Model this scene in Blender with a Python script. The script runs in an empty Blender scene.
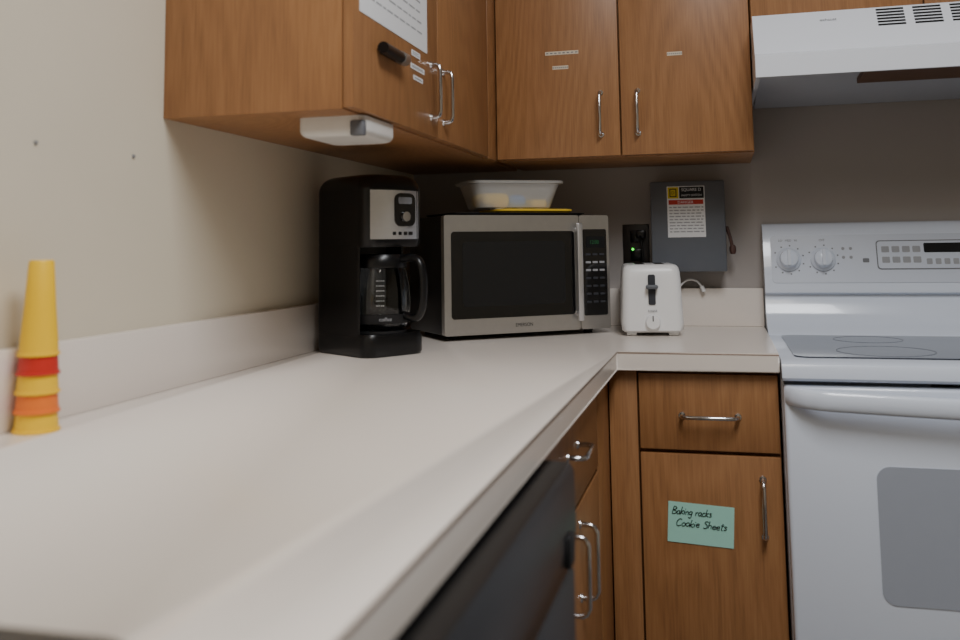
import bpy, bmesh, math, random
from mathutils import Vector, Matrix
C=bpy.context.scene.collection
OFF={}
# ---------------------------------------------------------------- materials
def lin(c):
    return tuple(((v/255)/12.92 if v/255<=.04045 else ((v/255+.055)/1.055)**2.4) for v in c)+(1,)
def base(name):
    m=bpy.data.materials.new(name); m.use_nodes=True
    return m, m.node_tree, m.node_tree.nodes['Principled BSDF']
def mat(name,c,rough=.5,metal=0,var=.06,scale=40,bump=0,trans=0,emit=None,es=1,coat=0,ior=1.45,alpha=1):
    m,t,b=base(name); c=lin(c)
    g=t.nodes.new('ShaderNodeNewGeometry'); n=t.nodes.new('ShaderNodeTexNoise'); n.inputs['Scale'].default_value=scale; n.inputs['Detail'].default_value=3
    t.links.new(g.outputs['Position'],n.inputs['Vector'])
    r=t.nodes.new('ShaderNodeMix'); r.data_type='RGBA'
    r.inputs[6].default_value=tuple(v*(1-var) for v in c[:3])+(1,); r.inputs[7].default_value=tuple(min(1,v*(1+var)) for v in c[:3])+(1,)
    t.links.new(n.outputs['Fac'],r.inputs[0]); t.links.new(r.outputs[2],b.inputs['Base Color'])
    b.inputs['Roughness'].default_value=rough; b.inputs['Metallic'].default_value=metal; b.inputs['IOR'].default_value=ior
    b.inputs['Transmission Weight'].default_value=trans; b.inputs['Coat Weight'].default_value=coat; b.inputs['Alpha'].default_value=alpha
    if emit: b.inputs['Emission Color'].default_value=lin(emit); b.inputs['Emission Strength'].default_value=es
    if bump:
        k=t.nodes.new('ShaderNodeBump'); k.inputs['Strength'].default_value=bump; k.inputs['Distance'].default_value=.002
        t.links.new(n.outputs['Fac'],k.inputs['Height']); t.links.new(k.outputs['Normal'],b.inputs['Normal'])
    return m
def wood(name,dark,mid,light,rough=.42):
    m,t,b=base(name); N=t.nodes.new; L=t.links.new
    g=N('ShaderNodeNewGeometry')
    def noise(sc,scale,det,rg=.5):
        mp=N('ShaderNodeMapping'); mp.inputs['Scale'].default_value=sc; L(g.outputs['Position'],mp.inputs['Vector'])
        n=N('ShaderNodeTexNoise'); n.inputs['Scale'].default_value=scale; n.inputs['Detail'].default_value=det; n.inputs['Roughness'].default_value=rg
        L(mp.outputs[0],n.inputs['Vector']); return n.outputs['Fac']
    big=noise((4,4,.9),1.0,1.5,.4)
    fine=noise((320,320,14),1.0,3)
    med=noise((60,60,3),1.0,2)
    mu=N('ShaderNodeMath'); mu.operation='MULTIPLY'; mu.inputs[1].default_value=150; L(big,mu.inputs[0])
    si=N('ShaderNodeMath'); si.operation='SINE'; L(mu.outputs[0],si.inputs[0])
    mr=N('ShaderNodeMapRange'); mr.inputs[1].default_value=-1; mr.inputs[2].default_value=1; L(si.outputs[0],mr.inputs[0])
    a=N('ShaderNodeMath'); a.operation='MULTIPLY'; a.inputs[1].default_value=.14; L(mr.outputs[0],a.inputs[0])
    f=N('ShaderNodeMath'); f.operation='MULTIPLY_ADD'; f.inputs[1].default_value=.68; L(fine,f.inputs[0]); L(a.outputs[0],f.inputs[2])
    q=N('ShaderNodeMath'); q.operation='MULTIPLY_ADD'; q.inputs[1].default_value=.18; L(med,q.inputs[0]); L(f.outputs[0],q.inputs[2])
    cr=N('ShaderNodeValToRGB'); e=cr.color_ramp.elements
    e[0].position=.22; e[0].color=lin(dark); e[1].position=.78; e[1].color=lin(light); x=cr.color_ramp.elements.new(.5); x.color=lin(mid)
    L(q.outputs[0],cr.inputs[0]); L(cr.outputs[0],b.inputs['Base Color']); b.inputs['Roughness'].default_value=rough
    return m
M={}
M['wood']=wood('oak_laminate',(134,93,59),(156,110,70),(170,124,82),.4)
M['woodin']=wood('oak_panel_dark',(96,64,38),(122,84,52),(136,96,60),.6)
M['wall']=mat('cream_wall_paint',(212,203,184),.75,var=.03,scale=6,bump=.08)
M['wallb']=mat('shade_toned_wall_paint',(174,167,163),.75,var=.03,scale=6,bump=.08)  # wall paint greyed so the back wall's shade sits in its colour
M['ceil']=mat('ceiling_paint',(215,213,208),.85,var=.02)
M['floor']=mat('vinyl_floor',(96,92,88),.5,var=.12,scale=9)
M['lam']=mat('white_laminate',(232,223,214),.27,var=.012,scale=120)
M['seam']=mat('laminate_seam',(150,126,112),.5)
M['enamel']=mat('white_enamel',(224,232,246),.18,var=.01,coat=.4)
M['enamel2']=mat('grey_white_plastic',(200,207,220),.35,var=.01)
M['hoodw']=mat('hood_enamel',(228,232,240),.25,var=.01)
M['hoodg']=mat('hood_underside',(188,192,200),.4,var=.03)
M['white']=mat('white_plastic',(238,238,238),.3,var=.01)
M['paper']=mat('paper',(228,229,231),.8,var=.01)
M['lab']=mat('label_tape',(214,200,178),.6)
M['green']=mat('green_card',(170,228,212),.75,var=.03)
M['ink']=mat('black_ink',(18,22,26),.7)
M['greyink']=mat('grey_print',(120,122,126),.7)
M['ltink']=mat('light_grey_print',(158,160,164),.7)
M['black']=mat('black_plastic',(15,15,17),.28,var=.1)
M['blackm']=mat('black_matte',(24,24,26),.6,var=.1)
M['bglass']=mat('black_glass',(10,10,12),.05,var=.05,coat=.5)
M['mwin']=mat('perforated_screen_glass',(28,29,31),.10,var=.15,scale=900)
M['dwb']=mat('dishwasher_black',(12,12,13),.32,var=.08)
M['steel']=mat('brushed_steel',(190,188,185),.32,metal=.9,var=.06,scale=60)
M['bsteel']=mat('bright_steel',(222,223,226),.28,metal=.85,var=.04,scale=60)
M['chrome']=mat('chrome',(210,210,213),.14,metal=1,var=.03)
M['sink']=mat('stainless_sink',(96,96,98),.4,metal=1,var=.06)
M['cook']=mat('ceramic_cooktop',(52,56,64),.08,var=.06,ior=1.33)
M['ring']=mat('burner_print',(72,77,86),.3,ior=1.3)
M['ovw']=mat('oven_window_glass',(166,172,184),.2,var=.02)
M['boxg']=mat('grey_painted_steel',(94,98,105),.42,var=.05)
M['boxd']=mat('dark_grey_steel',(66,69,75),.45)
M['gapd']=mat('shadow_gap_grey',(70,74,82),.6)
M['yel']=mat('yellow_plastic',(248,200,32),.4,var=.02)
M['red']=mat('red_plastic',(200,46,36),.4,var=.02)
M['org']=mat('orange_plastic',(240,122,44),.4,var=.02)
M['rust']=mat('rusty_metal',(78,54,48),.6,var=.3)
M['clear']=mat('clear_carafe_glass',(225,230,234),.02,trans=1.0,ior=1.45,var=0)
M['tub']=mat('translucent_tub',(242,242,240),.3,var=.01,alpha=.28)
M['led']=mat('green_led',(60,220,60),.4,emit=(60,230,60),es=3)
M['disp']=mat('green_display',(28,90,50),.4,emit=(50,200,110),es=.05)
M['blue']=mat('blue_sponge',(40,124,196),.9)
M['ysp']=mat('yellow_sponge',(242,202,60),.9)
M['filter']=mat('greasy_filter',(112,78,56),.45,metal=.4,var=.2,scale=200)
M['outd']=mat('dark_outlet_plate',(44,38,36),.4)
M['dark']=mat('dark_void',(8,8,9),.8)
M['slotg']=mat('slot_grey',(52,54,60),.6)
M['lens']=mat('lamp_lens',(236,234,230),.35,trans=.1)
M['lens2']=mat('grey_switch',(104,106,112),.5)
M['danger']=mat('danger_red',(186,50,40),.6)
M['sqy']=mat('label_yellow',(214,190,40),.6)
# ---------------------------------------------------------------- helpers
def mk(name,bm,m,parent=None,smooth=35,label=None):
    bmesh.ops.recalc_face_normals(bm,faces=bm.faces)
    lo=Vector((1e9,)*3); hi=-lo
    for v in bm.verts:
        for i in range(3): lo[i]=min(lo[i],v.co[i]); hi[i]=max(hi[i],v.co[i])
    c=(lo+hi)/2; c.z=lo.z if parent is None else c.z
    for v in bm.verts: v.co-=c
    for f in bm.faces: f.smooth=True
    me=bpy.data.meshes.new(name); bm.to_mesh(me); bm.free()
    me.set_sharp_from_angle(angle=math.radians(smooth))
    if m is not None: me.materials.append(M[m])
    o=bpy.data.objects.new(name,me); C.objects.link(o)
    OFF[o.name]=c.copy(); o.location=c
    if parent is not None: o.parent=parent; o.location=c-OFF[parent.name]
    if label: o['label']=label
    return o
def thing(o,label,cat,group=None):
    o['label']=label; o['category']=cat
    if group: o['group']=group
    return o
def root(name,label,cat,loc,rz=None,group=None):
    e=bpy.data.objects.new(name,None); e.empty_display_size=.05; C.objects.link(e); e.location=loc
    if rz is not None: e.rotation_euler=(0,0,math.radians(rz)); OFF[e.name]=Vector((0,0,0))
    else: OFF[e.name]=Vector(loc)
    return thing(e,label,cat,group)
def bbox(bm,x0,x1,y0,y1,z0,z1,bev=0,seg=2):
    r=bmesh.ops.create_cube(bm,size=1)
    vs=r['verts']
    for v in vs: v.co=Vector(((x0+x1)/2+v.co.x*(x1-x0),(y0+y1)/2+v.co.y*(y1-y0),(z0+z1)/2+v.co.z*(z1-z0)))
    if bev:
        es=list({e for v in vs for e in v.link_edges})
        bmesh.ops.bevel(bm,geom=es,offset=bev,segments=seg,affect='EDGES',profile=.5)
def box(name,x0,x1,y0,y1,z0,z1,m,parent=None,bev=.0015,seg=2,label=None):
    bm=bmesh.new(); bbox(bm,x0,x1,y0,y1,z0,z1,bev,seg); return mk(name,bm,m,parent,label=label)
def frame_from(d):
    d=d.normalized(); u=Vector((0,0,1)) if abs(d.z)<.9 else Vector((1,0,0)); a=d.cross(u).normalized(); return a,d.cross(a).normalized()
def tube(bm,pts,r,seg=12,cap=True):
    pts=[Vector(p) for p in pts]; rings=[]
    a=None
    for i,p in enumerate(pts):
        if i==0: d=pts[1]-p
        elif i==len(pts)-1: d=p-pts[i-1]
        else: d=(pts[i+1]-p).normalized()+(p-pts[i-1]).normalized()
        d.normalize()
        if a is None: a,b=frame_from(d)
        else:
            a=(a-d*a.dot(d)).normalized(); b=d.cross(a)
        rr=r[i] if isinstance(r,(list,tuple)) else r
        rings.append([bm.verts.new(p+(a*math.cos(k*2*math.pi/seg)+b*math.sin(k*2*math.pi/seg))*rr) for k in range(seg)])
    for i in range(len(rings)-1):
        for k in range(seg): bm.faces.new((rings[i][k],rings[i][(k+1)%seg],rings[i+1][(k+1)%seg],rings[i+1][k]))
    if cap: bm.faces.new(rings[0]); bm.faces.new(rings[-1][::-1])
def smoothpath(pts,n=8):
    pts=[Vector(p) for p in pts]; P=[pts[0]]+pts+[pts[-1]]; out=[]
    for i in range(1,len(P)-2):
        for k in range(n):
            t=k/n; a,b,c,d=P[i-1],P[i],P[i+1],P[i+2]
            out.append(.5*((2*b)+(c-a)*t+(2*a-5*b+4*c-d)*t*t+(3*b-a-3*c+d)*t**3))
    out.append(pts[-1]); return out
def lathe(bm,prof,c=(0,0,0),seg=32,axis=(0,0,1)):
    axis=Vector(axis).normalized(); 
    if abs(axis.z)>.99: a=Vector((1,0,0)); b=Vector((0,1,0))
    else: a,b=frame_from(axis)
    c=Vector(c); rings=[]
    for r,h in prof:
        if r<1e-6: rings.append([bm.verts.new(c+axis*h)])
        else: rings.append([bm.verts.new(c+axis*h+a*r*math.cos(k*2*math.pi/seg)+b*r*math.sin(k*2*math.pi/seg)) for k in range(seg)])
    for i in range(len(rings)-1):
        A,B=rings[i],rings[i+1]
        for k in range(seg):
            q=[A[k%len(A)],A[(k+1)%len(A)],B[(k+1)%len(B)],B[k%len(B)]]; u=[]
            for v in q:
                if v not in u: u.append(v)
            if len(u)>2: bm.faces.new(u)
def prism(bm,poly,axis,a,b):
    def P(p,t):
        return {'x':Vector((t,p[0],p[1])),'y':Vector((p[0],t,p[1])),'z':Vector((p[0],p[1],t))}[axis]
    A=[bm.verts.new(P(p,a)) for p in poly]; B=[bm.verts.new(P(p,b)) for p in poly]; n=len(poly)
    for i in range(n): bm.faces.new((A[i],A[(i+1)%n],B[(i+1)%n],B[i]))
    bm.faces.new(A[::-1]); bm.faces.new(B)
def rrect(x0,x1,y0,y1,r,n=6):
    out=[]
    for cx,cy,s in ((x1-r,y1-r,0),(x0+r,y1-r,90),(x0+r,y0+r,180),(x1-r,y0+r,270)):
        for k in range(n+1):
            a=math.radians(s+90*k/n); out.append((cx+r*math.cos(a),cy+r*math.sin(a)))
    return out
def loft(bm,secs,closeends=True):
    rs=[[bm.verts.new((p[0],p[1],z)) for p in pl] for pl,z in secs]; n=len(rs[0])
    for i in range(len(rs)-1):
        for q in range(n): bm.faces.new((rs[i][q],rs[i][(q+1)%n],rs[i+1][(q+1)%n],rs[i+1][q]))
    if closeends: bm.faces.new(rs[0]); bm.faces.new(rs[-1])
def rplate(name,axis,u0,u1,v0,v1,r,t0,t1,m,parent=None,label=None):
    bm=bmesh.new(); prism(bm,rrect(u0,u1,v0,v1,r),axis,t0,t1); return mk(name,bm,m,parent,label=label)
def text(name,s,origin,right,up,width,m,parent,shear=0,height=None,th=.0003):
    cu=bpy.data.curves.new('t','FONT'); cu.body=s; cu.size=1; cu.shear=shear; cu.align_x='CENTER'; cu.align_y='CENTER'
    o=bpy.data.objects.new('t',cu); C.objects.link(o)
    dg=bpy.context.evaluated_depsgraph_get(); me=bpy.data.meshes.new_from_object(o.evaluated_get(dg))
    xs=[v.co.x for v in me.vertices]; ys=[v.co.y for v in me.vertices]
    k=width/(max(xs)-min(xs)); mx=(max(xs)+min(xs))/2; my=(max(ys)+min(ys))/2
    ky=k if height is None else height/(max(ys)-min(ys))
    bm=bmesh.new(); bm.from_mesh(me); bpy.data.objects.remove(o); bpy.data.meshes.remove(me); bpy.data.curves.remove(cu)
    R=Vector(right).normalized();U=Vector(up).normalized();N=R.cross(U);O=Vector(origin)
    for v in bm.verts:
        v.co=O+R*(v.co.x-mx)*k+U*(v.co.y-my)*ky+N*th
    return mk(name,bm,m,parent)
def pull(parent,p0,p1,out,r=.0042,stand=.028):
    p0=Vector(p0);p1=Vector(p1);o=Vector(out)*stand; d=(p1-p0).normalized()*.012
    bm=bmesh.new()
    pts=[p0,p0+o*.6,p0+o*.85+d*.25,p0+o+d,p1+o-d,p1+o*.85-d*.25,p1+o*.6,p1]
    tube(bm,pts,r,12)
    for p in (p0,p1): lathe(bm,[(0,0),(r*1.8,0),(r*1.6,.003),(0,.003)],p,12,Vector(out))
    return mk('handle',bm,'chrome',parent,label='chrome wire bow handle',smooth=60)
# ---------------------------------------------------------------- room
def struct(o): o['kind']='structure'; return o
XW=-.018
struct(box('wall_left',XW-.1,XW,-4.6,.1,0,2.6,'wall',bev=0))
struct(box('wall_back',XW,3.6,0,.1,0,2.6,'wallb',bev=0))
struct(box('wall_right',3.6,3.7,-4.6,.1,0,2.6,'wall',bev=0))
struct(box('wall_front',XW,3.6,-4.6,-4.5,0,2.6,'wall',bev=0))
struct(box('floor',XW-.1,3.7,-4.6,.1,-.1,0,'floor',bev=0))
struct(box('ceiling',XW-.1,3.7,-4.6,.1,2.6,2.7,'ceil',bev=0))
# ---------------------------------------------------------------- worktop
W=root('countertop','off-white laminate L-shaped countertop','countertop',(.3,-1.2,.876))
bm=bmesh.new()
prism(bm,[(XW,0),(.955,0),(.955,-.635),(.635,-.635),(.635,-2.95),(XW,-2.95)],'z',.876,.914)
bmesh.ops.bevel(bm,geom=[e for e in bm.edges],offset=.0015,segments=2,affect='EDGES')
top=mk('worktop',bm,'lam',W)
bm=bmesh.new(); bbox(bm,.10,.51,-2.70,-2.14,.80,1.0); cut=mk('cutter',bm,None)
md=top.modifiers.new('b','BOOLEAN'); md.operation='DIFFERENCE'; md.object=cut; md.solver='EXACT'
bpy.context.view_layer.update()
dg=bpy.context.evaluated_depsgraph_get(); nm=bpy.data.meshes.new_from_object(top.evaluated_get(dg)); top.modifiers.clear(); top.data=nm
bpy.data.objects.remove(cut)
bm=bmesh.new(); bbox(bm,.6345,.6356,-2.95,-.6356,.9097,.9115,0); bbox(bm,.6345,.955,-.6356,-.6345,.9097,.9115,0); mk('edge_seam',bm,'seam',W)
o=box('backsplash',XW,0,-2.95,-.0005,.9142,1.014,'lam',bev=.002); thing(o,'long off-white laminate backsplash strip against the beige wall','backsplash')
o=box('backsplash',.0005,.955,-.02,-.0005,.9142,1.014,'lam',bev=.002); thing(o,'off-white laminate backsplash strip below the electrical box','backsplash')
# ---------------------------------------------------------------- wall cabinets
ZU=1.3467; ZT=2.1; YE=-1.268
c=root('wall_cabinet','oak laminate wall cabinet with chrome pulls and a taped-up notice','cabinet',(.15,-.7,ZU))
box('body',XW,.294,YE,-.0,ZU,ZT,'wood',c)
box('filler',.294,.312,-.402,-.307,ZU,ZT,'wood',c)
d1=box('door',.295,.312,YE+.002,-.822,ZU+.003,ZT-.01,'wood',c); d2=box('door',.295,.312,-.818,-.405,ZU+.003,ZT-.01,'wood',c)
pull(d1,(.312,-.868,1.386),(.312,-.868,1.49),(1,0,0),stand=.020); pull(d2,(.312,-.785,1.386),(.312,-.785,1.49),(1,0,0),stand=.020)
c=root('wall_cabinet','oak laminate two-door wall cabinet above the microwave','cabinet',(.62,-.15,ZU))
box('body',.3125,.937,-.307,0,ZU,ZT,'wood',c)
d1=box('door',.3145,.6235,-.325,-.308,ZU+.003,ZT-.01,'wood',c); d2=box('door',.6275,.9355,-.325,-.308,ZU+.003,ZT-.01,'wood',c)
pull(d1,(.578,-.325,1.402),(.578,-.325,1.506),(0,-1,0)); pull(d2,(.668,-.325,1.402),(.668,-.325,1.506),(0,-1,0))
c=root('wall_cabinet','short oak laminate cabinet over the range hood','cabinet',(1.32,-.15,1.647))
box('body',.939,1.70,-.307,0,1.647,ZT,'wood',c)
box('door',.941,1.318,-.325,-.308,1.66,ZT-.01,'wood',c); box('door',1.322,1.698,-.325,-.308,1.66,ZT-.01,'wood',c)
def tapelab(x0,x1,z0,z1,label):
    o=box('tape_label',x0,x1,-.3256,-.3251,z0,z1,'lab',bev=0); thing(o,label,'label')
    n=8; bm=bmesh.new()
    for k in range(n):
        a=x0+(x1-x0)*(k+.2)/n; bbox(bm,a,a+(x1-x0)/n*.6,-.3259,-.3256,z0+(z1-z0)*.35,z0+(z1-z0)*.65)
    mk('printed_text',bm,'greyink',o)
tapelab(.442,.526,1.608,1.617,'long embossed tape label on the oak cabinet door')
tapelab(.460,.500,1.571,1.580,'short embossed tape label on the oak cabinet door')
tapelab(.742,.778,1.588,1.597,'tiny embossed tape label on the oak cabinet door')
def sidelab(y0,y1,z0,z1,label):
    o=box('tape_label',.3121,.3127,y0,y1,z0,z1,'paper',bev=0); thing(o,label,'label')
    bm=bmesh.new(); bbox(bm,.3127,.3129,y0+.006,y1-.006,z0+.003,z0+.0045); bbox(bm,.3127,.3129,y0+.006,y1-.01,z1-.0045,z1-.003); mk('printed_text',bm,'ltink',o)
sidelab(-.985,-.935,1.487,1.498,'small white label below the notice on the oak door')
sidelab(-.99,-.91,1.462,1.472,'white tape label on the oak door')
sidelab(-.975,-.92,1.443,1.452,'narrow white tape label on the oak door')
o=box('paper_notice',.3122,.3128,-1.24,-.892,1.507,1.80,'paper',bev=0); thing(o,'white printed paper notice taped to the oak cabinet door','notice')
bm=bmesh.new(); random.seed(3)
for k in range(13):
    z=1.775-k*.0195; y=-1.22
    while y<-.93:
        w=random.uniform(.012,.035)
        if y+w>-.915: break
        bbox(bm,.3128,.3130,y,y+w,z-.0032,z); y+=w+.007
mk('printed_text',bm,'ltink',o)
r=root('magnetic_clip','black magnetic clip with metal end on the oak cabinet door','clip',(.3125,-1.09,1.45))
bm=bmesh.new(); tube(bm,[(.324,-1.165,1.463),(.324,-1.08,1.463)],.010,16); mk('grip',bm,'black',r)
bm=bmesh.new(); tube(bm,[(.324,-1.08,1.463),(.324,-1.055,1.463),(.324,-1.05,1.463)],[.0115,.0115,.008],16); mk('end_cap',bm,'steel',r)
box('magnet_base',.312,.318,-1.15,-1.07,1.456,1.470,'blackm',r)
r=root('under_cabinet_light','white plastic under-cabinet light with grey switch','lamp',(.25,-1.13,1.31))
z1=ZU
bm=bmesh.new(); secs=[]
for k in range(7):
    a=math.radians(90*k/6); ins=.012*(1-math.sin(a)); 
    secs.append((rrect(.186+ins,.304-ins,-1.200+ins,-1.050-ins,.016),z1-.032+.012*(1-math.cos(a))))
secs.append((rrect(.186,.304,-1.200,-1.050,.016),z1))
loft(bm,secs); mk('lens',bm,'lens',r,smooth=50)
box('switch',.280,.304,-1.2035,-1.188,z1-.033,z1-.008,'lens2',r,bev=.003)
# ---------------------------------------------------------------- base cabinets
c=root('base_cabinet','oak laminate base cabinet with a drawer over a door','cabinet',(.8,-.3,0))
box('body',.614,.953,-.594,-.003,.1,.875,'woodin',c)
box('filler',.614,.672,-.612,-.594,.1,.874,'wood',c)
dr=box('drawer',.676,.951,-.614,-.594,.716,.868,'wood',c); do=box('door',.676,.951,-.614,-.594,.11,.708,'wood',c)
box('toe_kick',.62,.953,-.55,-.53,0,.1,'blackm',c)
pull(dr,(.762,-.614,.785),(.872,-.614,.785),(0,-1,0)); pull(do,(.915,-.614,.555),(.915,-.614,.665),(0,-1,0))
c=root('base_cabinet','oak laminate base cabinet beside the dishwasher','cabinet',(.3,-.9,0))
box('body',XW+.003,.594,-1.418,-.003,.1,.875,'woodin',c)
box('filler',.594,.612,-.785,-.6125,.1,.874,'wood',c)
dr=box('drawer',.594,.612,-1.412,-.79,.716,.868,'wood',c)
d1=box('door',.594,.612,-1.412,-1.107,.11,.708,'wood',c); d2=box('door',.594,.612,-1.103,-.79,.11,.708,'wood',c)
box('toe_kick',.53,.55,-1.418,-.62,0,.1,'blackm',c)
pull(dr,(.612,-1.14,.808),(.612,-1.04,.808),(1,0,0)); pull(d1,(.612,-1.135,.575),(.612,-1.135,.69),(1,0,0)); pull(d2,(.612,-1.035,.565),(.612,-1.035,.68),(1,0,0))
c=root('base_cabinet','oak laminate sink base cabinet under the countertop','cabinet',(.3,-2.5,0))
bm=bmesh.new(); bbox(bm,XW+.003,.594,-2.05,-2.032,.1,.875); bbox(bm,XW+.003,.594,-2.95,-2.932,.1,.875); bbox(bm,XW+.003,.594,-2.932,-2.05,.1,.118); mk('body',bm,'woodin',c)
box('false_front',.594,.612,-2.945,-2.036,.716,.868,'wood',c)
d1=box('door',.594,.612,-2.945,-2.492,.11,.708,'wood',c); d2=box('door',.594,.612,-2.488,-2.036,.11,.708,'wood',c)
pull(d1,(.612,-2.54,.555),(.612,-2.54,.672),(1,0,0)); pull(d2,(.612,-2.44,.555),(.612,-2.44,.672),(1,0,0))
box('toe_kick',.53,.55,-2.95,-2.036,0,.1,'blackm',c)
# green card with handwriting
r=root('green_note_card','mint green card with handwriting taped to the lower door','note',(.8,-.615,.53))
ta=math.radians(-3)
def tilt(x,z):
    cx,cz=.792,.571; return (cx+(x-cx)*math.cos(ta)-(z-cz)*math.sin(ta), cz+(x-cx)*math.sin(ta)+(z-cz)*math.cos(ta))
bm=bmesh.new(); prism(bm,[tilt(.727,.532),tilt(.856,.532),tilt(.856,.611),tilt(.727,.611)],'y',-.6155,-.6148); mk('card',bm,'green',r)
LET={'B':([[(0,0),(.05,1),(.4,.95),(.45,.75),(.08,.52),(.5,.4),(.48,.1),(0,0)]],.62),
'a':([[(.4,.45),(.15,.5),(0,.25),(.15,0),(.35,.15),(.4,.45),(.42,.05),(.55,.02)]],.56),
'k':([[(0,0),(.06,1)],[(.38,.52),(.04,.25),(.42,0)]],.5),'i':([[(0,.45),(.02,0)],[(.04,.66),(.06,.72)]],.2),
'n':([[(0,.45),(0,0)],[(0,.3),(.2,.48),(.33,.35),(.36,0)]],.48),
'g':([[(.4,.4),(.15,.5),(0,.25),(.15,.05),(.38,.2),(.4,.45),(.36,-.3),(.18,-.45),(0,-.3)]],.52),
'r':([[(0,.45),(.02,0)],[(.02,.3),(.15,.47),(.3,.42)]],.38),'c':([[(.35,.42),(.15,.5),(0,.25),(.12,0),(.38,.08)]],.46),
's':([[(.3,.45),(.1,.5),(.05,.35),(.28,.2),(.25,.02),(0,.02)]],.42),'C':([[(.5,.9),(.25,1),(0,.55),(.1,.05),(.35,0),(.55,.15)]],.64),
'o':([[(.2,.5),(.02,.35),(.03,.1),(.2,0),(.38,.12),(.38,.38),(.2,.5)]],.48),'e':([[(.02,.25),(.35,.3),(.25,.5),(.05,.4),(.02,.15),(.2,0),(.4,.1)]],.46),
'S':([[(.45,.9),(.2,1),(.05,.75),(.4,.45),(.35,.05),(0,.05)]],.56),'h':([[(.03,1),(0,0)],[(0,.3),(.2,.48),(.33,.35),(.35,0)]],.48),
't':([[(.17,.9),(.15,.05),(.3,0)],[(0,.6),(.36,.64)]],.42),' ':([],.4)}
def hand(s,x,z,h,w):
    tot=sum(LET[ch][1] for ch in s); k=w/tot; bm=bmesh.new(); cx=0
    for ch in s:
        st,ad=LET[ch]; jy=random.uniform(-.06,.06)
        for ln in st:
            pts=[]
            for px,py in ln:
                X=x+(cx+px+.22*py)*k; Z=z+(py+jy)*h; q=tilt(X,Z); pts.append((q[0],-.6157,q[1]))
            tube(bm,smoothpath(pts,3) if len(pts)>2 else pts,.00095,5)
        cx+=ad
    return mk('handwriting',bm,'ink',r)
hand('Baking racks',.735,.588,.0140,.078)
hand('Cookie Sheets',.743,.565,.0140,.100)
# ---------------------------------------------------------------- dishwasher
c=root('dishwasher','black built-in dishwasher under the countertop','dishwasher',(.35,-1.72,0))
box('body',.03,.60,-2.028,-1.424,.05,.868,'blackm',c)
bm=bmesh.new(); prism(bm,[(.60,.12),(.655,.12),(.660,.13),(.664,.40),(.665,.74),(.660,.746),(.660,.750),(.666,.756),(.669,.79),(.668,.858),(.662,.868),(.60,.870)],'y',-2.026,-1.426)
d=mk('door',bm,'dwb',c,smooth=50)
box('latch',.666,.674,-1.50,-1.47,.765,.80,'blackm',d,bev=.003)
box('toe_panel',.54,.56,-2.026,-1.426,0,.12,'blackm',c)
# ---------------------------------------------------------------- sink
r=root('kitchen_sink','stainless steel drop-in sink in the countertop','sink',(.3,-2.4,0))
bm=bmesh.new()
loft(bm,[(rrect(.075,.548,-2.725,-2.108,.035),.9142),(rrect(.078,.545,-2.722,-2.111,.035),.918),(rrect(.11,.502,-2.69,-2.15,.04),.918),(rrect(.118,.494,-2.68,-2.16,.04),.914),(rrect(.125,.487,-2.67,-2.17,.05),.76),(rrect(.17,.44,-2.62,-2.22,.03),.745)],False)
rim=[v for v in bm.verts if abs(v.co.z-.745)<1e-6]; bm.faces.new(rim)
mk('basin',bm,'sink',r)
bm=bmesh.new(); lathe(bm,[(0,0),(.04,0),(.045,.003),(.03,.004),(0,.002)],(.3,-2.42,.746)); mk('drain',bm,'chrome',r)
bm=bmesh.new(); tube(bm,smoothpath([(.3,-2.42,.745),(.3,-2.42,.5),(.28,-2.42,.42),(.22,-2.42,.40),(.17,-2.42,.45),(.12,-2.42,.48),(.06,-2.42,.45),(.05,-2.42,.2),(.05,-2.42,.0)],6),.02,12); mk('drain_pipe',bm,'white',r)
# ---------------------------------------------------------------- stove
sx0,sx1=.957,1.717
c=root('electric_stove','white freestanding electric range with glass cooktop','stove',(1.34,-.35,0))
box('body',sx0,sx1,-.625,-.01,.05,.880,'enamel',c,bev=.004)
box('kick_plate',sx0+.01,sx1-.01,-.58,-.56,0,.05,'blackm',c)
bm=bmesh.new(); prism(bm,[(-.01,.880),(-.01,.905),(-.655,.905),(-.672,.898),(-.676,.889),(-.676,.872),(-.668,.866),(-.64,.866),(-.64,.880)],'x',sx0,sx1)
ct=mk('cooktop',bm,'enamel',c)
g=rplate('glass_surface','z',.985,1.69,-.625,-.175,.03,.9045,.908,'cook',ct)
for (x,y,rr) in ((1.17,-.51,.095),(1.17,-.27,.075),(1.5,-.51,.075),(1.5,-.27,.095)):
    bm=bmesh.new(); lathe(bm,[(rr-.002,.9081),(rr-.002,.9083),(rr,.9083),(rr,.9081),(rr-.002,.9081)],(x,y,0),48)
    mk('burner_ring',bm,'ring',g)
bm=bmesh.new(); prism(bm,[(-.005,.90),(-.155,.90),(-.150,.912),(-.115,.925),(-.088,.955),(-.080,1.0),(-.094,1.006),(-.094,1.014),(-.060,1.160),(-.050,1.176),(-.035,1.182),(-.005,1.182)],'x',sx0,sx1)
bg=mk('backguard',bm,'enamel',c,smooth=50)
up=Vector((0,.034,.146)).normalized(); nrm=Vector((1,0,0)).cross(up); 
def fp(x,z,o=0):
    t=(z-1.014)/.146; return Vector((x,-.094+.034*t,z))+nrm*o
def fplate(name,x0,x1,z0,z1,o0,o1,m,parent,r=.002):
    bm=bmesh.new(); pl=rrect(x0,x1,z0,z1,r,3); A=[bm.verts.new(fp(p[0],p[1],o0)) for p in pl];B=[bm.verts.new(fp(p[0],p[1],o1)) for p in pl];n=len(A)
    for i in range(n): bm.faces.new((A[i],A[(i+1)%n],B[(i+1)%n],B[i]))
    bm.faces.new(A);bm.faces.new(B); return mk(name,bm,m,parent)
fplate('control_fascia',sx0+.018,sx1-.018,1.03,1.150,0,.0015,'enamel2',bg,.01)
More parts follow.
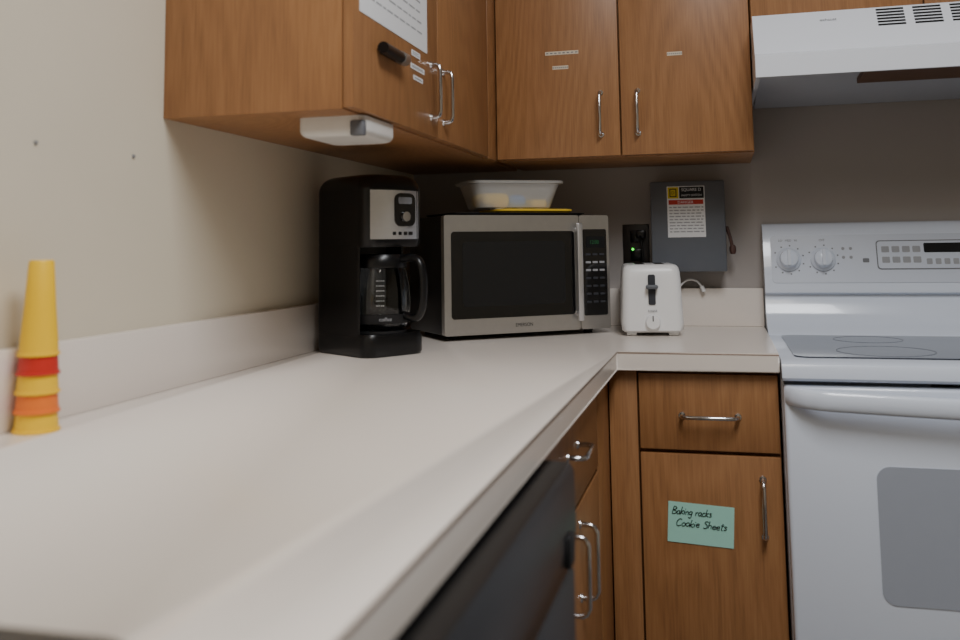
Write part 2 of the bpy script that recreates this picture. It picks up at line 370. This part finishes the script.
for x in (1.018,1.101,1.572,1.651):
    bm=bmesh.new(); lathe(bm,[(0,.0),(.030,.0),(.030,.006),(.026,.010),(.0235,.012),(.021,.026),(.018,.028),(0,.028)],fp(x,1.088),32,nrm)
    k=mk('knob',bm,'enamel',bg)
    q=fp(x,1.088,.028); bm=bmesh.new()
    a=Vector((1,0,0))*.004; b=up*.020; n0=nrm*.007
    vs=[q+sa*a+sb*b+sn*n0 for sn in (0,1) for sa,sb in ((-1,-1),(1,-1),(1,1),(-1,1))]
    v=[bm.verts.new(w) for w in vs]
    for f in ((0,1,2,3),(4,5,6,7),(0,1,5,4),(1,2,6,5),(2,3,7,6),(3,0,4,7)): bm.faces.new([v[i] for i in f])
    mk('knob_grip',bm,'enamel2',k)
    bm=bmesh.new()
    for i in range(10):
        an=math.radians(-60+i*33.3); ctr=fp(x,1.088,.0017)+Vector((1,0,0))*.037*math.sin(an)+up*.037*math.cos(an)
        lathe(bm,[(0,0),(.0022,0),(.0022,.0004),(0,.0004)],ctr,6,nrm)
    mk('dial_marks',bm,'greyink',bg)
text('printed_text','LO   MED   HI',fp(1.018,1.137,.0018),(1,0,0),up,.045,'greyink',bg)
text('printed_text','OFF',fp(1.101,1.137,.0018),(1,0,0),up,.014,'greyink',bg)
for i in range(4):
    bm=bmesh.new(); lathe(bm,[(0,0),(.004,0),(.004,.0008),(0,.0008)],fp(1.15+.018*(i%2),1.115-.022*(i//2),.0015),10,nrm); mk('indicator_light',bm,'ltink',bg)
fplate('button',1.195,1.210,1.080,1.090,.001,.0025,'greyink',bg)
cp=fplate('control_panel',1.228,1.475,1.062,1.134,.001,.0028,'greyink',bg,.008)
fplate('panel_face',1.2305,1.4725,1.0645,1.1315,.0026,.0032,'enamel2',cp,.007)
fplate('clock_display',1.338,1.460,1.103,1.126,.003,.0042,'dark',cp,.003)
for i in range(4):
    for j in range(2):
        fplate('button',1.240+i*.024,1.258+i*.024,1.104-j*.026,1.119-j*.026,.003,.0038,'ltink',cp)
for i in range(6): fplate('button',1.342+i*.020,1.355+i*.020,1.074,1.088,.003,.0038,'ltink',cp)
d=box('oven_door',sx0+.002,sx1-.002,-.668,-.627,.215,.857,'enamel',c,bev=.008,seg=3)
rplate('oven_window','y',1.118,1.556,.462,.712,.025,-.6695,-.667,'ovw',d)
hz=.833
bm=bmesh.new()
hp=[(sx0+.010,-.665,hz+.002),(sx0+.022,-.680,hz+.002),(sx0+.050,-.694,hz+.001),(sx0+.11,-.703,hz),((sx0+sx1)/2,-.710,hz-.003),(sx1-.11,-.703,hz),(sx1-.050,-.694,hz+.001),(sx1-.022,-.680,hz+.002),(sx1-.010,-.665,hz+.002)]
tube(bm,smoothpath(hp,6),.0080,16)
for v in bm.verts: v.co.z=hz+(v.co.z-hz)*2.4
mk('handle',bm,'enamel',d,smooth=60)
box('vent_gap',sx0+.004,sx1-.004,-.650,-.63,.857,.866,'gapd',c,bev=0)
for k in range(3): box('vent_slot',1.225+k*.17,1.345+k*.17,-.6515,-.640,.8585,.865,'dark',c,bev=0)
box('storage_drawer',sx0+.002,sx1-.002,-.668,-.627,.06,.205,'enamel',c,bev=.008,seg=3)
# ---------------------------------------------------------------- range hood
hx0,hx1=.9395,1.70
c=root('range_hood','white under-cabinet range hood with vent slots','range hood',(1.32,-.25,1.49))
outer=[(0,1.645),(-.430,1.645),(-.492,1.545),(-.502,1.541),(-.502,1.492)]
inner=[(-.492,1.492),(-.480,1.535),(-.03,1.545),(-.02,1.50),(0,1.50)]
bm=bmesh.new(); prism(bm,outer+inner,'x',hx0+.01,hx1-.01)
for a,b in ((hx0,hx0+.01),(hx1-.01,hx1)): prism(bm,outer+[(0,1.50)],'x',a,b)
hb=mk('shell',bm,'hoodw',c,smooth=20)
hu=Vector((0,.062,.100)).normalized(); hn=Vector((1,0,0)).cross(hu)
def hp_(x,z,o): 
    t=(z-1.545)/.100; return Vector((x,-.492+.062*t,z))+hn*o
for g in range(4):
    bm=bmesh.new()
    for k in range(6):
        x0=1.200+g*.074; z0=1.597+k*.0078
        vs=[bm.verts.new(hp_(x,z,o)) for o in (-.001,.0006) for x,z in ((x0,z0),(x0+.056,z0),(x0+.056,z0+.0046),(x0,z0+.0046))]
        for f in ((0,1,2,3),(4,5,6,7),(0,1,5,4),(1,2,6,5),(2,3,7,6),(3,0,4,7)): bm.faces.new([vs[i] for i in f])
    mk('vent_slots',bm,'dark',c)
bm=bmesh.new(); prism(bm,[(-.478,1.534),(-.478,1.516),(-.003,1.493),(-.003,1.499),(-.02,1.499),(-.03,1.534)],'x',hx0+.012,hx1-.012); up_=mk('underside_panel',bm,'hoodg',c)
def uz(y): return 1.516-(y+.478)*.023/.475
bm=bmesh.new(); prism(bm,[(-.47,uz(-.47)),(-.47,uz(-.47)-.012),(-.32,uz(-.32)-.012),(-.32,uz(-.32))],'x',1.17,1.60); mk('grease_filter',bm,'filter',c)
text('printed_text','exhaust',hp_(1.10,1.622,.0004),(1,0,0),hu,.035,'greyink',c)
# ---------------------------------------------------------------- electrical box
c=root('electrical_box','grey steel electrical disconnect box with warning label','electrical box',(.77,-.045,1.06))
box('body',.679,.861,-.078,-.001,1.064,1.292,'boxd',c,bev=.003)
cv=box('cover',.674,.8655,-.092,-.074,1.060,1.298,'boxg',c,bev=.004,seg=2)
lb=box('label',.718,.815,-.0928,-.0919,1.150,1.284,'paper',cv,bev=0)
box('label_header',.720,.748,-.0932,-.0927,1.252,1.282,'sqy',lb,bev=0)
bm=bmesh.new(); 
for q in ((.725,.743,1.256,1.2585),(.725,.743,1.2755,1.278),(.725,.7275,1.256,1.278),(.7405,.743,1.256,1.278)): bbox(bm,q[0],q[1],-.0936,-.0931,q[2],q[3])
mk('emblem_frame',bm,'ink',lb)
text('emblem_letter','D',(.734,-.0933,1.267),(1,0,0),(0,0,1),.007,'ink',lb)
box('label_band',.750,.813,-.0932,-.0927,1.252,1.282,'ink',lb,bev=0)
text('printed_text','SQUARE D',(.781,-.0933,1.274),(1,0,0),(0,0,1),.05,'paper',lb)
text('printed_text','SAFETY SWITCH',(.781,-.0933,1.260),(1,0,0),(0,0,1),.052,'paper',lb)
box('danger_band',.722,.811,-.0932,-.0927,1.236,1.248,'danger',lb,bev=0)
text('printed_text','DANGER',(.766,-.0933,1.242),(1,0,0),(0,0,1),.04,'paper',lb)
bm=bmesh.new()
for k in range(9):
    z=1.230-k*.008; x=.723
    while x<.808:
        w=random.uniform(.006,.016); w=min(w,.811-x); bbox(bm,x,x+w,-.0931,-.0927,z-.003,z); x+=w+.003
mk('fine_print',bm,'ltink',lb)
bm=bmesh.new(); tube(bm,[(.860,-.06,1.170),(.871,-.062,1.170)],.0075,12); tube(bm,[(.868,-.064,1.175),(.875,-.070,1.150),(.880,-.074,1.125)],[.005,.0045,.0045],10)
lathe(bm,[(0,-.014),(.006,-.013),(.0085,-.006),(.0085,.004),(.006,.010),(0,.011)],(.881,-.074,1.118),14); mk('switch_lever',bm,'rust',c)
# ---------------------------------------------------------------- outlet
c=root('wall_outlet','dark wall outlet with a glowing green indicator','outlet',(.626,-.003,1.08))
box('cover_plate',.590,.662,-.006,-.0005,1.072,1.188,'outd',c,bev=.002)
for z in (1.105,1.155): box('socket',.611,.641,-.009,-.005,z-.016,z+.016,'black',c,bev=.003)
bm=bmesh.new(); lathe(bm,[(0,0),(.0035,0),(.003,.002),(0,.003)],(.617,-.009,1.120),12,(0,-1,0)); mk('indicator_light',bm,'led',c)
box('plug',.628,.654,-.035,-.009,1.150,1.172,'black',c,bev=.004)
bm=bmesh.new(); tube(bm,smoothpath([(.64,-.034,1.155),(.645,-.045,1.13),(.648,-.04,1.07),(.65,-.030,1.0),(.652,-.028,.93)]),.003,8); mk('power_cord',bm,'black',c)
# ---------------------------------------------------------------- nails in wall
for y,z in ((-1.555,1.277),(-1.345,1.278)):
    bm=bmesh.new(); lathe(bm,[(0,-.001),(.003,-.001),(.0032,.001),(.002,.003),(0,.0032)],(XW,y,z),10,(1,0,0)); o=mk('wall_nail',bm,'greyink'); thing(o,'small dark nail head in the beige wall','nail','nails in the wall')
# ---------------------------------------------------------------- microwave
mr_=37.9; mx,my=.3255,-.2702
c=root('microwave_oven','stainless microwave with black glass door set across the corner','microwave',(mx,my,.9145),mr_)
c.scale=(.91,1,1)
box('body',-.244,.244,-.105,.125,.012,.292,'black',c,bev=.004)
for x in (-.2,.2):
    for y in (-.08,.09):
        bm=bmesh.new(); lathe(bm,[(0,0),(.012,0),(.014,.013),(0,.013)],(x,y,0),12); mk('foot',bm,'blackm',c)
d=rplate('door','y',-.245,.150,.012,.293,.006,-.125,-.106,'steel',c)
w=rplate('door_glass','y',-.226,.134,.050,.254,.008,-.1268,-.124,'bglass',d)
rplate('viewing_window','y',-.195,.105,.078,.230,.012,-.1273,-.1266,'mwin',w)
bm=bmesh.new()
for z in (.052,.256): bbox(bm,.137,.147,-.138,-.124,z-.006,z+.006,.002)
bbox(bm,.1335,.1505,-.146,-.137,.034,.274,.0035,3); mk('handle',bm,'bsteel',d,smooth=60)
text('brand_text','EMERSON',(-.02,-.1252,.031),(1,0,0),(0,0,1),.05,'ink',d)
p=rplate('control_panel','y',.152,.245,.012,.293,.006,-.124,-.106,'steel',c)
k=rplate('keypad','y',.161,.236,.045,.258,.005,-.1258,-.1235,'bglass',p)
rplate('display','y',.172,.230,.212,.240,.003,-.1264,-.1257,'dark',k)
text('clock_digits','12:00',(.198,-.1265,.226),(1,0,0),(0,0,1),.026,'disp',k)
for j in range(7):
    for i in range(3):
        x=.169+i*.0215; z=.196-j*.0195
        rplate('button','y',x,x+.0155,z-.003,z+.002,.0012,-.1272,-.1257,'ltink' if j in(1,2) else 'slotg',k)
# ---------------------------------------------------------------- items on microwave
c=root('baking_tray','thin dark metal tray lying on top of the microwave','tray',(mx,my,1.2077),mr_)
bm=bmesh.new()
loft(bm,[(rrect(-.180,.165,-.095,.095,.02),0),(rrect(-.190,.175,-.105,.105,.022),.005),(rrect(-.190,.175,-.105,.105,.022),.0065),(rrect(-.178,.163,-.093,.093,.02),.005)])
mk('pan',bm,'blackm',c)
cx,cy=.328,-.262
c=root('plastic_plate','shallow yellow plastic plate under the food tub','plate',(.362,-.243,1.2144),mr_)
bm=bmesh.new()
loft(bm,[(rrect(-.085,.100,-.07,.07,.025),0),(rrect(-.10,.11,-.08,.08,.03),.006),(rrect(-.10,.11,-.08,.08,.03),.010),(rrect(-.095,.105,-.075,.075,.03),.011)])
mk('plate',bm,'ysp',c)
zc=1.2256
c=root('food_container','translucent white plastic tub holding coloured sponges','container',(cx,cy,zc),30)
bm=bmesh.new()
secs=[(.094,.056,0),(.099,.061,.004),(.117,.078,.062),(.126,.087,.064),(.126,.087,.070),(.124,.085,.0705),(.116,.0768,.0665),(.0980,.0600,.0045)]
loft(bm,[(rrect(-a,a,-b,b,.03),z) for a,b,z in secs])
mk('tub',bm,'tub',c)
def sponge(col,label,lx,ly,w,dp,h,rz,z=.0047):
    a=math.radians(30); X=cx+lx*math.cos(a)-ly*math.sin(a); Y=cy+lx*math.sin(a)+ly*math.cos(a)
    bm=bmesh.new(); bbox(bm,-w/2,w/2,-dp/2,dp/2,0,h,min(.016,h*.48),5)
    o=mk('sponge',bm,col); o.location=(X,Y,zc+z); o.rotation_euler=(0,0,math.radians(30+rz)); thing(o,label,'sponge')
sponge('ysp','yellow kitchen sponge inside the plastic tub',-.052,-.006,.074,.098,.036,7)
sponge('blue','blue kitchen sponge inside the plastic tub',.014,-.008,.046,.092,.032,-9)
sponge('ysp','small yellow kitchen sponge inside the plastic tub',.064,-.006,.045,.088,.020,4)
# ---------------------------------------------------------------- coffee maker
kx,ky=.1255,-.724
c=root('coffee_maker','black drip coffee maker with steel control panel','coffee maker',(kx,ky,.9145),56)
bm=bmesh.new(); loft(bm,[(rrect(-.073,.073,-.099,.097,.028),0),(rrect(-.076,.076,-.103,.10,.030),.006),(rrect(-.076,.076,-.103,.10,.030),.036),(rrect(-.073,.073,-.099,.097,.028),.045)])
b=mk('base',bm,'black',c,smooth=50)
arcL=[(-.046+.030*math.cos(math.radians(a)),.070+.030*math.sin(math.radians(a))) for a in (90,108,126,144,162,180)]
arcR=[(.046+.030*math.cos(math.radians(a)),.070+.030*math.sin(math.radians(a))) for a in (0,18,36,54,72,90)]
bm=bmesh.new(); pl=arcL+[(-.076,-.062),(-.071,-.070),(-.065,-.062)]+[(.065*math.cos(math.radians(t)),-.030+.066*math.sin(math.radians(t))) for t in range(180,60,-15)]+[(.040,.035),(.066,.030),(.070,-.02),(.076,-.02)]+arcR
prism(bm,pl,'z',.040,.225); mk('water_tank',bm,'black',c)
bm=bmesh.new(); loft(bm,[(rrect(-.074,.074,-.094,.10,.030),.220),(rrect(-.076,.076,-.099,.10,.030),.230),(rrect(-.076,.076,-.099,.10,.030),.340)]); hd=mk('brew_head',bm,'black',c,smooth=50)
bm=bmesh.new()
secs=[]
for k in range(9):
    a=math.radians(k*11.25); s=.026*(1-math.cos(a)); secs.append((rrect(-.076+s,.076-s,-.0985+s,.0995-s,.030),.338+.032*math.sin(a)))
loft(bm,secs); mk('lid',bm,'black',c,smooth=60)
bm=bmesh.new(); N_=16
pts=[(-.064+.122*i/N_,-.0965-.012*math.sin(math.pi*i/N_)) for i in range(N_+1)]
prism(bm,pts+[(.056,-.094),(-.062,-.094)],'z',.236,.336); sp=mk('steel_panel',bm,'bsteel',hd)
bm=bmesh.new(); prism(bm,rrect(-.012,.040,.262,.330,.014),'y',-.1102,-.100); mk('clock_display',bm,'bglass',sp)
bm=bmesh.new(); lathe(bm,[(0,0),(.011,0),(.010,.006),(0,.007)],(.014,-.110,.282),24,(0,-1,0)); mk('knob',bm,'chrome',sp)
bm=bmesh.new(); prism(bm,rrect(-.003,.031,.308,.322,.003),'y',-.1108,-.109); mk('lcd_screen',bm,'greyink',sp)
for x in (-.012,.002,.016,.030): box('button',x-.004,x+.004,-.1093,-.102,.244,.251,'black',sp,bev=.001)
bm=bmesh.new(); lathe(bm,[(0,.0),(.056,0),(.056,.004),(0,.006)],(0,-.040,.045)); mk('warming_plate',bm,'blackm',c)
a56=math.radians(56)
ca=root('coffee_carafe','glass coffee carafe with black handle standing on the warming plate','carafe',(kx+.040*math.sin(a56),ky-.040*math.cos(a56),.9662),78)
bm=bmesh.new(); lathe(bm,[(0,0),(.048,0),(.056,.008),(.0625,.030),(.0640,.055),(.0620,.085),(.056,.114),(.049,.136),(.0475,.136),(.0545,.113),(.0605,.084),(.0625,.055),(.061,.031),(.0545,.010),(.047,.002),(0,.002)]); mk('glass_jug',bm,'clear',ca,smooth=60)
bm=bmesh.new(); lathe(bm,[(.0505,.126),(.056,.126),(.057,.130),(.054,.146),(.050,.153),(0,.155),(0,.136),(.0505,.134),(.0505,.126)]); mk('collar',bm,'black',ca)
bm=bmesh.new(); lathe(bm,[(.0600,.013),(.0612,.013),(.0645,.032),(.0634,.032),(.0600,.013)]); mk('lower_band',bm,'blackm',ca)
bm=bmesh.new()
tube(bm,smoothpath([(0,-.050,.142),(0,-.078,.146),(0,-.098,.134),(0,-.105,.095),(0,-.101,.045),(0,-.086,.024),(0,-.060,.028)],5),.0085,10)
for v in bm.verts: v.co.x*=1.3
mk('handle',bm,'black',ca,smooth=60)
bm=bmesh.new()
for k in range(6):
    for s in range(4):
        an=math.radians(207+s*4); z=.050+k*.010; rr=.0645 if z<.07 else .0645-(z-.07)*.1
        lathe(bm,[(0,0),(.0010,0),(.0010,.0004),(0,.0004)],(rr*math.cos(an),rr*math.sin(an),z),6,(math.cos(an),math.sin(an),0))
mk('level_marks',bm,'paper',ca)
an=math.radians(222); nx,ny=math.cos(an),math.sin(an)
text('printed_text','coffee',(nx*.0652,ny*.0652,.023),(-ny,nx,0),(0,0,1),.026,'ltink',ca,th=.0008)
# ---------------------------------------------------------------- toaster
c=root('toaster','white two-slice toaster with end lever and round dial','toaster',(.672,-.188,.9145),7)
bm=bmesh.new()
secs=[(.066,.120,.008,.018),(.0725,.130,.013,.020),(.0735,.131,.03,.020),(.0695,.127,.135,.020),(.0680,.1255,.152,.020),(.0655,.122,.162,.020),(.061,.117,.1675,.020),(.055,.110,.1695,.020)]
loft(bm,[(rrect(-a,a,-b_,b_,r_),z) for a,b_,z,r_ in secs]); tb=mk('body',bm,'white',c,smooth=60)
for x in (-.05,.05):
    for y in (-.1,.1): box('foot',x-.012,x+.012,y-.012,y+.012,0,.012,'white',c,bev=.002)
for x in (-.024,.024): box('bread_slot',x-.011,x+.011,-.075,.075,.163,.1702,'dark',tb,bev=0)
rplate('lever_slot','y',-.009,.008,.074,.146,.004,-.1318,-.126,'slotg',tb)
box('lever',-.015,.014,-.150,-.129,.112,.122,'boxg',tb,bev=.004)
bm=bmesh.new(); lathe(bm,[(0,0),(.018,0),(.0175,.008),(.015,.011),(0,.011)],(0,-.1305,.033),24,(0,-1,0)); kb=mk('dial',bm,'white',tb)
box('dial_pointer',-.0012,.0012,-.1425,-.141,.036,.049,'ink',kb,bev=0)
text('brand_text','toast',(0,-.1325,.060),(1,0,0),(0,.0,1),.022,'greyink',tb)
bm=bmesh.new()
tube(bm,smoothpath([(.050,.118,.070),(.078,.128,.098),(.105,.132,.122),(.130,.134,.120),(.145,.135,.102)],6),.0028,8)
tube(bm,[(.143,.135,.106),(.149,.135,.092)],.0055,8); mk('power_cord',bm,'white',c,smooth=60)
# ---------------------------------------------------------------- stacked cups
cols=['yel','red','yel','org','yel']; names=['yellow','red','yellow','orange','yellow']
cxp,cyp=.0287,-1.592
for i,(cl,nm) in enumerate(zip(cols[::-1],names[::-1])):
    zb=.9142+i*.0230; R1=.0270-.0007*i; hh=.117; rt=.0146-.0002*(4-i)
    k=lambda t:R1-.0012-(R1-.0012-rt)*t
    prof=[(R1-.0014,0),(R1+.0004,0),(R1+.0006,.0016),(R1+.0002,.0032),(k(.03),.0038),(k(.17),.0230),(k(.5)-.0003,.060),(rt+.0004,hh-.003),(rt-.001,hh),(0,hh),(0,hh-.0012),(rt-.002,hh-.0014),(rt-.0006,hh-.005),(k(.5)-.0013,.060),(k(.17)-.0010,.0230),(R1-.0014,0)]
    bm=bmesh.new(); lathe(bm,prof,(cxp,cyp,zb),40)
    o=mk('plastic_cup',bm,cl); thing(o,{'yellow':'yellow tapered plastic cup in an upside-down stack','red':'red tapered plastic cup in an upside-down stack','orange':'orange tapered plastic cup in an upside-down stack'}[nm],'cup','stacked plastic cups')
# ---------------------------------------------------------------- lights
def area(name,loc,sx,sy,power,col,rot=(0,0,0)):
    l=bpy.data.lights.new(name,'AREA'); l.shape='RECTANGLE'; l.size=sx; l.size_y=sy; l.energy=power; l.color=col
    o=bpy.data.objects.new(name,l); C.objects.link(o); o.location=loc; o.rotation_euler=rot; return o
area('ceiling_lamp_or_fill',(1.15,-2.0,2.57),.5,1.1,37,(.96,.975,1))
area('ceiling_lamp_or_fill',(1.0,-3.0,2.57),.5,.8,9,(1,.93,.82))  # added warm fill that brightens the left wall, not a known fixture
w=bpy.data.worlds.new('World'); bpy.context.scene.world=w; w.use_nodes=True
w.node_tree.nodes['Background'].inputs[0].default_value=(.5,.52,.55,1); w.node_tree.nodes['Background'].inputs[1].default_value=.3
# ---------------------------------------------------------------- camera
f=923.3958; y,t,r=[math.radians(a) for a in (14.5153,5.5683,.7933)]
F=Vector((-math.sin(y)*math.cos(t),math.cos(y)*math.cos(t),math.sin(t)));Rr=Vector((math.cos(y),math.sin(y),0));U=Rr.cross(F)
R2=Rr*math.cos(r)-U*math.sin(r);U2=U*math.cos(r)+Rr*math.sin(r)
cam=bpy.data.cameras.new('camera'); co=bpy.data.objects.new('camera',cam); C.objects.link(co)
m=Matrix((R2,U2,-F)).transposed().to_4x4(); m.translation=Vector((.8529,-2.5793,1.1320)); co.matrix_world=m
cam.sensor_width=36; cam.lens=f/960*36; cam.shift_y=-(320-156.9413)/960; cam.clip_start=.02
cam.dof.use_dof=True; cam.dof.focus_distance=2.2; cam.dof.aperture_fstop=3.3
bpy.context.scene.camera=co
